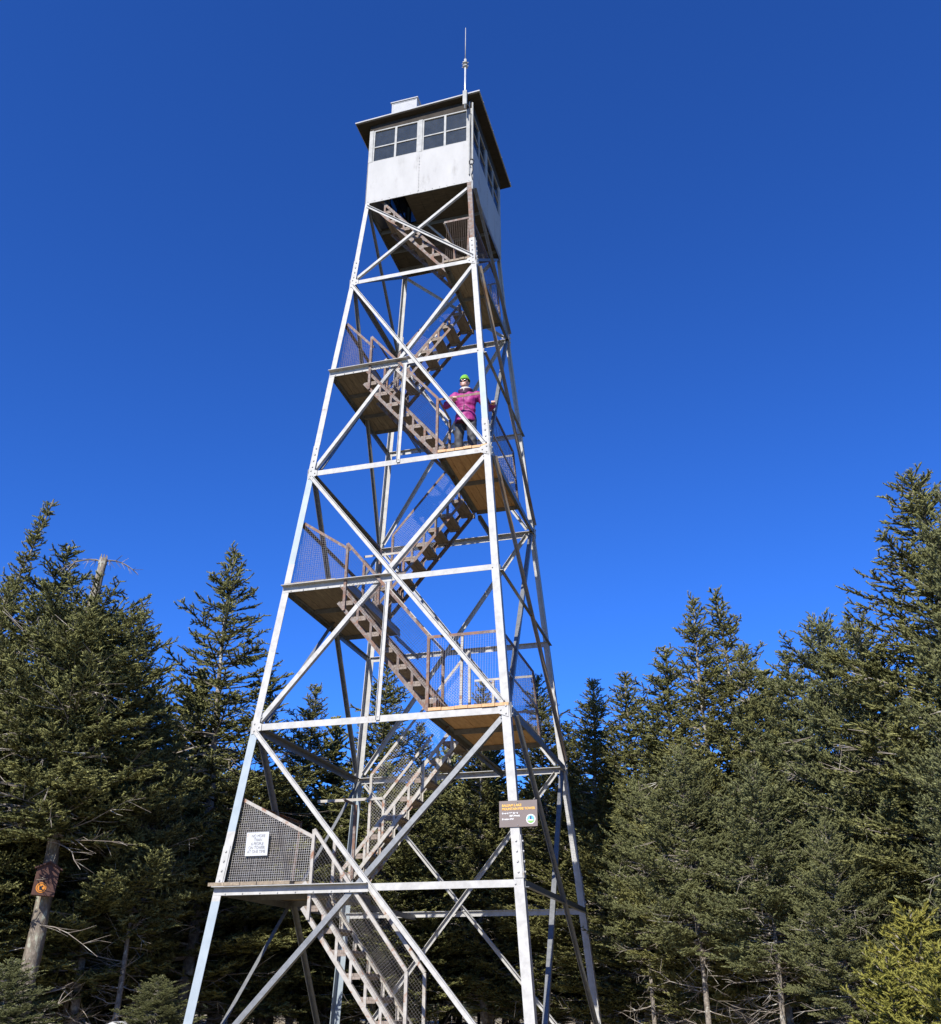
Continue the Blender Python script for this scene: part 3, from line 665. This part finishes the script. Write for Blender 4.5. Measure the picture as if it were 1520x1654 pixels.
for p in jk.data.polygons:                                     # plum zip and hem; the bent seam line paints in the handrail's shadow
    c = p.center
    if c.y < -1.2 and abs(c.x-1.0) < .19:
        if abs(c.x-.998-.02*(c.z-PZ-1.1)) < .006 and c.z > PZ+.80: p.material_index = 1
        q = (c.x-1.0)
        if abs(c.z-(PZ+1.0-.9*max(0,q-.02)**1.0*.9)) < .009 and -.11 < q < .15 and not (-.02 < q < .01): p.material_index = 1
    if c.z < PZ+.722: p.material_index = 1
b = MB()
for i in range(28):
    t = 2*math.pi*i/28; f_ = .5-.5*math.cos(t)
    fr_ = max(0, -math.cos(t)); op = 1 if abs(math.sin(t)) > .22 or math.cos(t) > 0 else 0
    p = neck + V((.080*math.sin(t), .080*math.cos(t)-.006, -.030 - .035*fr_))
    limb(b, [p + V((0,0,-.03)), p + V((.034*math.sin(t), .030*math.cos(t), .055 if op else -.01))], [.019,.015])
fuse(b, 'collar', [M['plum']], pe, .009, 3)
b = MB()
for i in range(24):
    t = 2*math.pi*i/24; p = neck + V((.060*math.sin(t), .060*math.cos(t)-.006, .020 - .02*max(0,-math.cos(t))))
    limb(b, [p + V((0,0,-.05)), p + V((.022*math.sin(t), .022*math.cos(t), .030))], [.021,.018])
fuse(b, 'scarf', [M['scarf']], pe, .008, 2, .003)
b = MB()
blob(b, V((.992,-1.11,PZ+.80)), (.150,.112,.10))
for a_, k_, f_ in LEG: limb(b, [a_, a_.lerp(k_,.5), k_, k_.lerp(f_,.5), f_ + V((0,0,.03))], [.088,.086,.076,.072,.072])
fuse(b, 'trousers', [M['trousers']], pe, .010, 3, .0045, 2)
for a_, k_, f_ in LEG:
    b = MB(); limb(b, [f_ + V((0,.01,.06)), f_ + V((0,.02,-.03))], [.058,.056]); limb(b, [f_ + V((0,.04,-.042)), f_ + V((0,-.13,-.05))], [.050,.045]); b.box(f_.x-.05, f_.x+.05, f_.y-.17, f_.y+.09, PZ-.001, PZ+.022)
    fuse(b, 'boot', [M['boot']], pe, .008, 2)
b = MB(); n = 24
hc = head + V((0,.014,.040)); vs = []; fs = []
for i in range(9):
    th = (math.pi*.54)*i/8
    for k in range(n):
        ph = 2*math.pi*k/n; rr = 1 + (.035 if i >= 7 else 0); rib = 1 + .012*(k % 2)
        drop = -.022*max(0, math.sin(ph))*(i/8)**2
        vs.append(hc + V((.078*rr*rib*math.sin(th)*math.cos(ph)*(1+.03*math.sin(ph*3+i)), .098*rr*rib*math.sin(th)*math.sin(ph), .104*math.cos(th) + .010 + drop + .006*math.sin(ph*2+i))))
for i in range(8):
    for k in range(n): fs.append((i*n+k, (i+1)*n+k, (i+1)*n+(k+1) % n, i*n+(k+1) % n))
b.add(vs, fs); ht = b.build('hat', M['hat'], pe, True); md = ht.modifiers.new('thick', 'SOLIDIFY'); md.thickness = .006; md.offset = 1
b = MB()
for s_ in (-1,1):
    blob(b, head + V((s_*.032,-.088,.002)), (.031,.011,.024)); limb(b, [head + V((s_*.058,-.078,.016)), head + V((s_*.079,.01,.012))], [.0045,.0035])
limb(b, [head + V((-.012,-.094,.016)), head + V((.012,-.094,.016))], [.004,.004]); b.build('sunglasses', M['shades'], pe, True)

# ------------------------------------------------------------------ trees
def template(nn, core, nw, seed):
    """a needled twig along +X: length 1, needle reach 1 in Y/Z"""
    r = random.Random(seed); v = []; f = []
    for x, q in ((0,.5),(.45,1.0),(.85,.75)):
        for k in range(3): a = 2*math.pi*(k/3 + x*.2); v.append((x, core*q*math.cos(a), core*q*math.sin(a)))
    v.append((1.03,0,0))
    for i in range(2):
        for k in range(3): a, c = i*3+k, i*3+(k+1) % 3; f += [(a,c,c+3),(a,c+3,a+3)]
    for k in range(3): f.append((6+k, 6+(k+1) % 3, 9))
    for i in range(nn):
        x = .02 + .95*i/nn; a = i*2.4 + r.uniform(-.3,.3); rr = r.uniform(.8,1.15)
        cy_, cz_ = math.cos(a), .75*math.sin(a)+.1; o = len(v); tx, ty = -cz_*nw/2, cy_*nw/2
        v += [(x-.03, core*.4*cy_+tx, core*.4*cz_+ty), (x+.03, core*.4*cy_-tx, core*.4*cz_-ty), (x+.17*rr, rr*cy_, rr*cz_)]; f.append((o,o+1,o+2))
    return np.array(v, np.float32), np.array(f, np.int32)
HD = [template(15, .40, .40, i) for i in range(3)]; LD = [template(7, .55, .85, 5+i) for i in range(3)]
def twig_mesh(name, T, tw, m):
    """T: templates, tw: rows of px,py,pz, dx,dy,dz, ux,uy,uz, len, rad, tone"""
    tw = np.array(tw, np.float32); VV = []; FF = []; TT = []; off = 0
    pick = rng.integers(0, len(T), len(tw))
    for i, (tv, tf) in enumerate(T):
        s_ = tw[pick == i]
        if not len(s_): continue
        p, d, u = s_[:,0:3], s_[:,3:6], s_[:,6:9]; sd = np.cross(u, d)
        P = p[:,None,:] + tv[None,:,0,None]*(d*s_[:,9:10])[:,None,:] + tv[None,:,1,None]*(sd*s_[:,10:11])[:,None,:] + tv[None,:,2,None]*(u*s_[:,10:11])[:,None,:]
        k = len(tv); VV.append(P.reshape(-1,3)); FF.append((tf[None] + (np.arange(len(s_))*k)[:,None,None]).reshape(-1,3) + off); off += k*len(s_)
        TT.append(np.repeat(s_[:,11], k))
    v = np.concatenate(VV); f = np.concatenate(FF); t = np.concatenate(TT)
    me = bpy.data.meshes.new(name); me.vertices.add(len(v)); me.vertices.foreach_set('co', v.ravel().astype(np.float32))
    me.loops.add(f.size); me.loops.foreach_set('vertex_index', f.ravel().astype(np.int32)); me.polygons.add(len(f))
    me.polygons.foreach_set('loop_start', np.arange(0, f.size, 3, dtype=np.int32))
    me.update(calc_edges=True)
    at = me.attributes.new('tone', 'FLOAT', 'POINT'); at.data.foreach_set('value', t.astype(np.float32))
    me.materials.append(m); return me
def nrm(v): return v/np.linalg.norm(v)
def spray(tw, wood, base, az, L, el, curve, r, seg, rad, up=np.array([0,0,1.]), bare=.2, lat=.34, dens=1.0, fan=.9):
    """one branch: a curved axis with flat side twigs, all needled"""
    h = np.array([math.cos(az), math.sin(az), 0.]); side = np.array([-h[1], h[0], 0.])
    pos = lambda s: base + h*(s*math.cos(el)) + np.array([0,0, s*math.sin(el) + curve*s*s/max(L,.3)])
    n = max(2, int(L/seg)); pts = [pos(L*i/n) for i in range(n+1)]
    wood.append(pts)
    roll = r.uniform(-.35,.35)
    for i in range(n):
        s = (i+.5)/n
        d = pts[i+1]-pts[i]; ln = np.linalg.norm(d); d = d/ln; sv = nrm(side*math.cos(roll) + up*math.sin(roll)); u = nrm(np.cross(d, sv)); u = u if u[2] > 0 else -u
        if s > bare*.8: tw.append((*pts[i], *d, *u, ln*1.15, rad*1.0, min(1, max(0, r.gauss(.30+.35*(i == n-1), .16)))))
        if s < bare: continue
        for q in (-1, 1):
            for rep in range(2 if r.random() < .38*dens else 1):
                if r.random() > dens: continue
                ll = (lat*L*(1-s)**.75*fan + .07)*r.uniform(.6,1.2); ll = min(ll, .42)
                ang = r.uniform(.65,1.05); ld = nrm(d*math.cos(ang) + sv*q*math.sin(ang) + u*r.uniform(-.28,.32))
                b0 = pts[i] + d*ln*r.random(); m_ = max(1, int(ll/seg+.5)); sl_ = ll/m_
                for j in range(m_):
                    b1 = b0 + ld*(sl_*j); dd = nrm(ld + u*.10*j); tone = min(1, max(0, r.gauss(.28 + (.35 if j == m_-1 else 0), .17)))
                    tw.append((*b1, *dd, *u, sl_*1.12, rad*(.95 if j < m_-1 else .85), tone))
                    if m_ > 1 and j < m_-0:
                        for qq in (-1,1):
                            if r.random() < .72*dens:
                                a2 = r.uniform(.7,1.0); sd = nrm(np.cross(u, dd)); td = nrm(dd*math.cos(a2) + sd*qq*math.sin(a2) + u*r.uniform(-.3,.35))
                                tw.append((*(b1 + dd*sl_*r.random()), *td, *u, seg*r.uniform(.6,1.0), rad*.85, min(1, max(0, r.gauss(.42,.2)))))
def make_tree(h, zb, rm, seed, hd=True, shape=.85, whorl=.19, per=6, trunk_r=.085, dead=50, lean=0, gap=.10, leaf='needles', top_thin=0, tmat='bark', cut=None, asym=0):
    """meshes of one conifer standing at the origin: trunk, crown, dead branches"""
    r = random.Random(seed); tw = []; wood = []; seg, rad = (.098,.030) if hd else (.145,.055)
    bend = lambda z: np.array([lean*(z/h)**2 + .05*math.sin(z*.8+seed), .04*math.sin(z*1.1+seed*2), z])
    z = h - .16; k = 0
    if cut is None:
        a = bend(h-.34); d = nrm(bend(h)-a)
        for i in range(4): tw.append((*(a + d*.09*i), *d, 1,0,0, .1, rad*.8, .55))
    while z > zb:
        t = (h-z)/(h-zb); Lm = rm*(min(1, t/.82)**shape)*(1 - max(0, t-.84)*2.2) + .10
        if top_thin and t < top_thin: Lm = min(Lm, .17 + .10*t/top_thin)
        if cut is None or z < cut:
            nb = per + 2 if t > .2 else per if t > .1 else max(4, per-2); ph = r.uniform(0, 6.28)
            for i in range(nb):
                if r.random() < gap: continue
                az = ph + 6.283*i/nb + r.uniform(-.3,.3); L_ = Lm*r.uniform(.62,1.18)*(1 + asym*math.cos(az))
                if t > .15 and r.random() < .06: L_ *= 1.3
                el = (.95 - t*3.0) if t < .2 else (.36 - .62*(t-.2)); el += r.uniform(-.13,.13)
                spray(tw, wood, bend(z + r.uniform(-.05,.05)), az, max(.12, L_), el, .22*r.uniform(.3,1.4) if t > .2 else .1, r, seg, rad, bare=(.30 if L_ > .6 else .12) if cut is None else .06, dens=1.0 if hd else .9)
            if t > .1:
                for i in range(2 if hd else 1):
                    az = r.uniform(0, 6.28); spray(tw, wood, bend(z + r.uniform(.06,.15)), az, max(.12, Lm*r.uniform(.3,.75)), r.uniform(-.1,.3), .15, r, seg, rad, bare=.1)
        z -= whorl*r.uniform(.8,1.2)*(.62 if t < .12 else 1)
    crown = twig_mesh('crown', HD if hd else LD, tw, M[leaf])
    b = MB(); n = 22; top = h if cut is None else h
    b.tube([tuple(bend(top*i/n) + np.array([0,0,0])) for i in range(n+1)], [max(.008, trunk_r*(1-i/n*(.97 if cut is None else .52))*(1 if cut is None else r.uniform(.88,1.12))*(1.25 if i == 0 else 1)) for i in range(n+1)], 9)
    jt = .006 if cut is None else .011; b.v = [(x + r.gauss(0,jt), y + r.gauss(0,jt), z) for x, y, z in b.v]
    me_t = bpy.data.meshes.new('trunk'); me_t.from_pydata(b.v, [], b.f); me_t.materials.append(M[tmat]); me_t.polygons.foreach_set('use_smooth', [True]*len(b.f))
    b = MB()
    for pts in wood:
        if len(pts) >= 4:
            q = pts[::2] if len(pts) > 6 else pts; L_ = len(q); b.tube([tuple(p) for p in q], [.011*(1-i/L_)+.003 for i in range(L_)], 3, cap=False)
    for i in range(dead):                                      # bare, lichen-grey dead branches under and through the crown
        z = r.uniform(.25, zb + (h-zb)*.55) if cut is None else (r.uniform(zb, h-1.5) if i > 12 else r.uniform(.4, zb)); az = r.uniform(0, 6.28); L_ = rm*r.uniform(.35,.95); el = r.uniform(-.35,.25)
        p = bend(z); hdir = np.array([math.cos(az), math.sin(az), math.sin(el)]); pts = [p]
        for j in range(5): hdir = hdir + np.array([r.gauss(0,.16), r.gauss(0,.16), r.gauss(.02,.14)]); pts.append(pts[-1] + nrm(hdir)*L_/5)
        b.tube([tuple(q) for q in pts], [.011,.009,.0075,.006,.0045,.003], 3, cap=False)
        for j in range(1,5):
            for q in range(2):
                dv = nrm(hdir + np.array([r.gauss(0,.8), r.gauss(0,.8), r.gauss(0,.5)])); b.tube([tuple(pts[j]), tuple(pts[j] + dv*L_*.14), tuple(pts[j] + dv*L_*.26 + np.array([0,0,r.gauss(0,.03)]))], [.0055,.004,.002], 3, cap=False)
    if cut is not None:                                        # splintered top with two long drooping dead limbs
        tp = bend(h)
        for i in range(7): a_ = i*.9; b.tube([tuple(tp + np.array([.045*math.cos(a_), .045*math.sin(a_), -.08])), tuple(tp + np.array([.05*math.cos(a_), .05*math.sin(a_), .03+.05*r.random()]))], [.03,.006], 4)
        for sx_ in (-1, 1):
            pts = [tp + np.array([0,0,-.05])]
            for j in range(1,7): pts.append(tp + np.array([sx_*(.10 if sx_ < 0 else .085)*j, .04*j*sx_, -.03 + .03*j - .0105*j*j]))
            b.tube([tuple(q) for q in pts], [.016,.014,.012,.010,.008,.006,.004], 4)
            for j in range(1,6):
                for q in range(3):
                    dv = np.array([r.gauss(0,.5)+sx_*.4, r.gauss(0,.5), r.gauss(-.3,.5)]); b.tube([tuple(pts[j]), tuple(pts[j] + nrm(dv)*.16)], [.006,.002], 3, cap=False)
    me_d = bpy.data.meshes.new('dead_branches'); me_d.from_pydata(b.v, [], b.f); me_d.materials.append(M['deadwood'])
    return (h, me_t, crown, me_d)
PR = {
 'broad': make_tree(8.0, 1.5, 1.80, 11, True, .75, asym=.15),
 'layered': make_tree(7.5, .8, 1.70, 12, True, .95, whorl=.25, per=5, gap=.14),
 'dense': make_tree(7.0, 2.7, 1.85, 13, True, .66, per=6, gap=.10, leaf='bluish', dead=70),
 'narrow': make_tree(8.0, .9, 1.30, 14, True, .80, dead=60),
 'spire': make_tree(8.0, 1.2, 1.35, 15, True, 1.25, lean=1.0, top_thin=.36, dead=70, trunk_r=.1),
 'young': make_tree(2.4, .1, .95, 16, True, .8, whorl=.15, per=6, trunk_r=.03, dead=3, leaf='young'),
 'far': make_tree(7.5, 1.0, 1.50, 21, False, .78, dead=40), 'far_b': make_tree(8.0, 1.3, 1.40, 22, False, .75, dead=50, gap=.12),
 'far_c': make_tree(7.0, 1.2, 1.65, 23, False, .7, dead=50), 'far_d': make_tree(7.5, 2.6, 1.5, 24, False, .75, dead=70, trunk_r=.1),
}
LEAN = {'spire': 1.0}
def tree(proto, x, y, h, wide, rot, label, cat, group=None, name='fir_tree'):
    H, mt, mc, mdn = PR[proto]; z = gz(x, y) - .06; s_ = h/H
    o = empty(name, (x, y, z), label, cat, group); o.scale = (s_*wide, s_*wide, s_); o.rotation_euler = (0,0,rot)
    for nm, me in (('trunk', mt), ('crown', mc), ('dead_branches', mdn)):
        c = bpy.data.objects.new(nm, me); col.objects.link(c); c.parent = o
    return o
def tip_tree(px, py, d, proto, wide, rot, label, group='firs around the clearing', name='fir_tree'):
    p = at_dist(px, py, d)
    if proto in LEAN: k_ = LEAN[proto]*(p.z+.4)/PR[proto][0]*wide; p.x -= k_*math.cos(rot); p.y -= k_*math.sin(rot)
    return tree(proto, p.x, p.y, p.z - gz(p.x, p.y) + .06, wide, rot, label, 'fir tree', group, name)
NEAR = [
 (84,806,16.4,'spire',.85,.28,'fir with a long thin leaning spire rising above the left treetops'),
 (106,882,16.9,'narrow',1.35,.6,'fir with a short bushy tip just right of the leaning spire'),
 (14,946,15.6,'broad',.85,2.0,'dark broad fir cut by the left edge of the view'),
 (228,985,16.6,'broad',1.0,4.2,'fir with outstretched branches right of the broken snag'),
 (262,1130,16.0,'dense',.75,1.1,'lower dark fir between the snag and the tower'),
 (384,886,18.4,'layered',1.15,.4,'pointed fir with open layered branches just left of the tower'),
 (440,1085,19.5,'layered',.8,2.2,'fir half hidden behind the front left tower leg'),
 (506,1105,21,'narrow',1.15,1.0,'small pointed fir seen through the left bay of the tower'),
 (545,1160,22,'far',.95,3.0,'low fir right of the small pointed one behind the tower'),
 (624,1068,20,'narrow',1.25,2.4,'tall fir in the middle behind the tower stairs'),
 (682,1168,20.5,'narrow',1.1,5.1,'fir right of the middle one behind the lower stairs'),
 (778,1100,21,'narrow',1.05,.2,'fir seen through the mesh of the second landing'),
 (872,1090,20.5,'narrow',1.2,3.7,'dark fir directly behind the back right tower leg'),
 (953,1096,19.5,'narrow',1.3,1.6,'slim pointed fir just right of the tower'),
 (1014,1088,18.5,'narrow',1.4,4.4,'small fir left of the twin topped one'),
 (1120,962,15.6,'layered',.98,5.6,'left half of the twin topped fir on the right'),
 (1157,954,16.0,'layered',1.02,1.9,'right half of the twin topped fir on the right'),
 (1196,1045,15.2,'broad',.85,2.9,'fir with upswept branch tips right of the twin tops'),
 (1262,1052,18,'narrow',1.35,.9,'small pale tipped fir in the dip of the right treeline'),
 (1236,1085,19,'far',1.15,2.5,'lowest fir in the dip of the right treeline'),
 (1326,1000,13.6,'dense',.80,.7,'dense fir left of the tallest right hand tree'),
 (1378,1004,12.6,'dense',.72,3.9,'dense fir touching the tallest right hand tree'),
 (1468,770,11.6,'broad',1.12,1.2,'tallest bushy fir near the right edge'),
 (915,1165,21,'narrow',1.3,2.2,'low fir between the back right leg and the slim pointed one'),
 (1068,1045,17.4,'narrow',1.3,.4,'fir leaning against the left side of the twin topped one'),
 (322,1085,19.5,'far',1.1,1.7,'low fir filling the gap left of the pointed layered fir'),
 (1530,800,10.4,'dense',.62,5.0,'bushy fir cut by the right edge of the view'),
]
for a in NEAR: tip_tree(*a)
for px, py, d, wd, rot, lb in [(1100,1210,14.0,.85,.3,'shorter fir in front of the twin topped firs'), (1215,1235,12.4,.9,2.2,'low full fir below the dip of the right treeline'),
                               (1545,1175,9.3,.8,1.5,'green fir crowding the right edge above the yellowish ones'), (1330,1330,10.8,.8,3.2,'low rounded fir left of the yellowish young ones'), (165,1290,17.2,.8,2.2,'low bushy fir right of the marker box'), (22,1552,12.6,1.7,.3,'knee high spreading fir at the foot of the snag by the left edge'), (258,1578,14.6,1.7,3.1,'low spreading fir on the ground right of the snag'),
                               (255,1330,17.8,.9,.9,'low fir in the shade left of the front left tower leg'),
                               (1030,1262,16.5,.75,4.0,'low fir close to the right side of the tower'), (10,1120,17.0,.9,5.0,'low dark fir left of the marker box')]:
    tip_tree(px, py, d, 'dense', wd, rot, lb)
for px, py, d, wd, rot, lb in [(1475,1470,8.9,.95,.5,'yellow green young fir at the lower right edge'), (1425,1545,8.0,.95,2.7,'small yellowish fir left of the lower right corner'), (1512,1535,7.4,.9,4.1,'bright yellowish fir in the lower right corner')]:
    p = at_dist(px, py, d); tree('young', p.x, p.y, p.z - gz(p.x, p.y) + .06, wd, rot, lb, 'young fir', 'young firs at the right', 'young_fir')
# the broken snag with the marker box
p = at_dist(168, 902, 15.0); SN = (p.x, p.y); sh = p.z - gz(p.x, p.y) + .06
PR['snag'] = make_tree(sh, 3.1, 1.6, 31, True, .6, trunk_r=.125, dead=120, tmat='snagbark', cut=sh-1.05, gap=.08, per=8)
tree('snag', p.x, p.y, sh, 1, 0, 'broken topped pale snag with bare branches carrying the brown marker box', 'dead tree', None, 'snag_tree')
# forest deeper in: nothing tells these apart
k = 0; r_ = random.Random(3); placed = []
while k < 255:
    az = yaw + r_.uniform(-.72,.74); d = r_.uniform(17.0, 30) if k < 120 else r_.uniform(28, 56); x, y = CAM.x + d*math.sin(az), CAM.y + d*math.cos(az)
    if math.hypot(x, y) < 6.2 or any(math.hypot(x-q[0], y-q[1]) < .95 for q in placed): continue
    placed.append((x, y)); hmax = .24*d + 1.2
    tree(r_.choice(['far','far_b','far_c','far_d']) if d < 27 else 'far_c', x, y, min(r_.uniform(4.6,7.6), hmax*r_.uniform(.8,1)), r_.uniform(.9,1.3), r_.uniform(0,6.28), 'dark fir deep in the forest behind the front row of trees', 'fir tree', 'firs deep in the forest'); k += 1

# marker box on the snag
p = at_dist(74, 1424, 14.72); bx = empty('marker_box', tuple(p), 'reddish brown wooden box with pointed roof and orange disc on a tree trunk', 'box')
M['boxwood'] = mat('reddish_brown_board', (.075,.032,.021), (.05,.023,.016), 6, .8, stretch=(8,8,1), bump=.3); M['orange'] = mat('orange_marker_disc', (.60,.23,.02), (.5,.17,.015), 12, .5)
tc = V((SN[0]-p.x, SN[1]-p.y, 0)); dirv = V((CAM.x-p.x, CAM.y-p.y, 0)).normalized(); bx.rotation_euler = (0, R(3), math.atan2(dirv.x, -dirv.y))
b = MB(); W_, D_, H_ = .142, .08, .178
b.prism([(-W_,-H_),(W_,-H_),(W_,H_-.02),(0,H_+.06),(-W_,H_-.02)], (0,-D_,0), (0,D_,0), (1,0,0), (0,0,1)); b.build('box_body', M['boxwood'], bx)
b = MB()
for s_ in (-1,1): b.prism([(0,H_+.052),(s_*(W_+.03),H_-.038),(s_*(W_+.03),H_-.020),(0,H_+.072)] if s_ < 0 else [(0,H_+.052),(0,H_+.072),(W_+.03,H_-.020),(W_+.03,H_-.038)], (0,-D_-.03,0), (0,D_,0), (1,0,0), (0,0,1))
b.build('roof', M['boxwood'], bx)
b = MB(); disc(b, -.040, -.085, .064, -D_-.004); b.build('disc', M['orange'], bx)
b = MB(); y_ = -D_-.0065
def ring(b, cx, cz, r0, r1, y, n=28):
    o = len(b.v)
    for i in range(n):
        a = 2*math.pi*i/n
        b.v += [(cx+r0*math.cos(a), y, cz+r0*math.sin(a)), (cx+r1*math.cos(a), y, cz+r1*math.sin(a))]
    for i in range(n): j = (i+1) % n; b.f.append((o+2*i, o+2*i+1, o+2*j+1, o+2*j)); b.m.append(b.mi)
ring(b, -.040, -.085, .046, .052, y_); b.prism([(-.058,-.114),(-.022,-.114),(-.032,-.080),(-.012,-.062),(-.034,-.057),(-.046,-.074),(-.064,-.070)], (0,y_-.001,0), (0,y_,0), (1,0,0), (0,0,1))
b.build('disc_marking', M['cable'], bx)
# a pale rock showing at the foot of the left trees
p = at_dist(182, 1652, 15.5); b = MB(); rr = random.Random(9); n = 14; zg = gz(p.x, p.y); hh = p.z - zg
blob(b, (0,0,hh*.42), (.42,.36,hh*.6), None, 16); b.v = [(x*(1+.12*math.sin(z*9+y*7)), y*(1+.1*math.sin(x*11)), z + .04*math.sin(x*13+y*5)) for x, y, z in b.v]
ro_ = b.build('boulder', M['rock'], None, True); ro_.location = (p.x, p.y, zg); tag(ro_, 'pale grey boulder at the foot of the trees left of the tower', 'boulder')
for o in sc.objects:
    if '_base' in o: del o['_base']
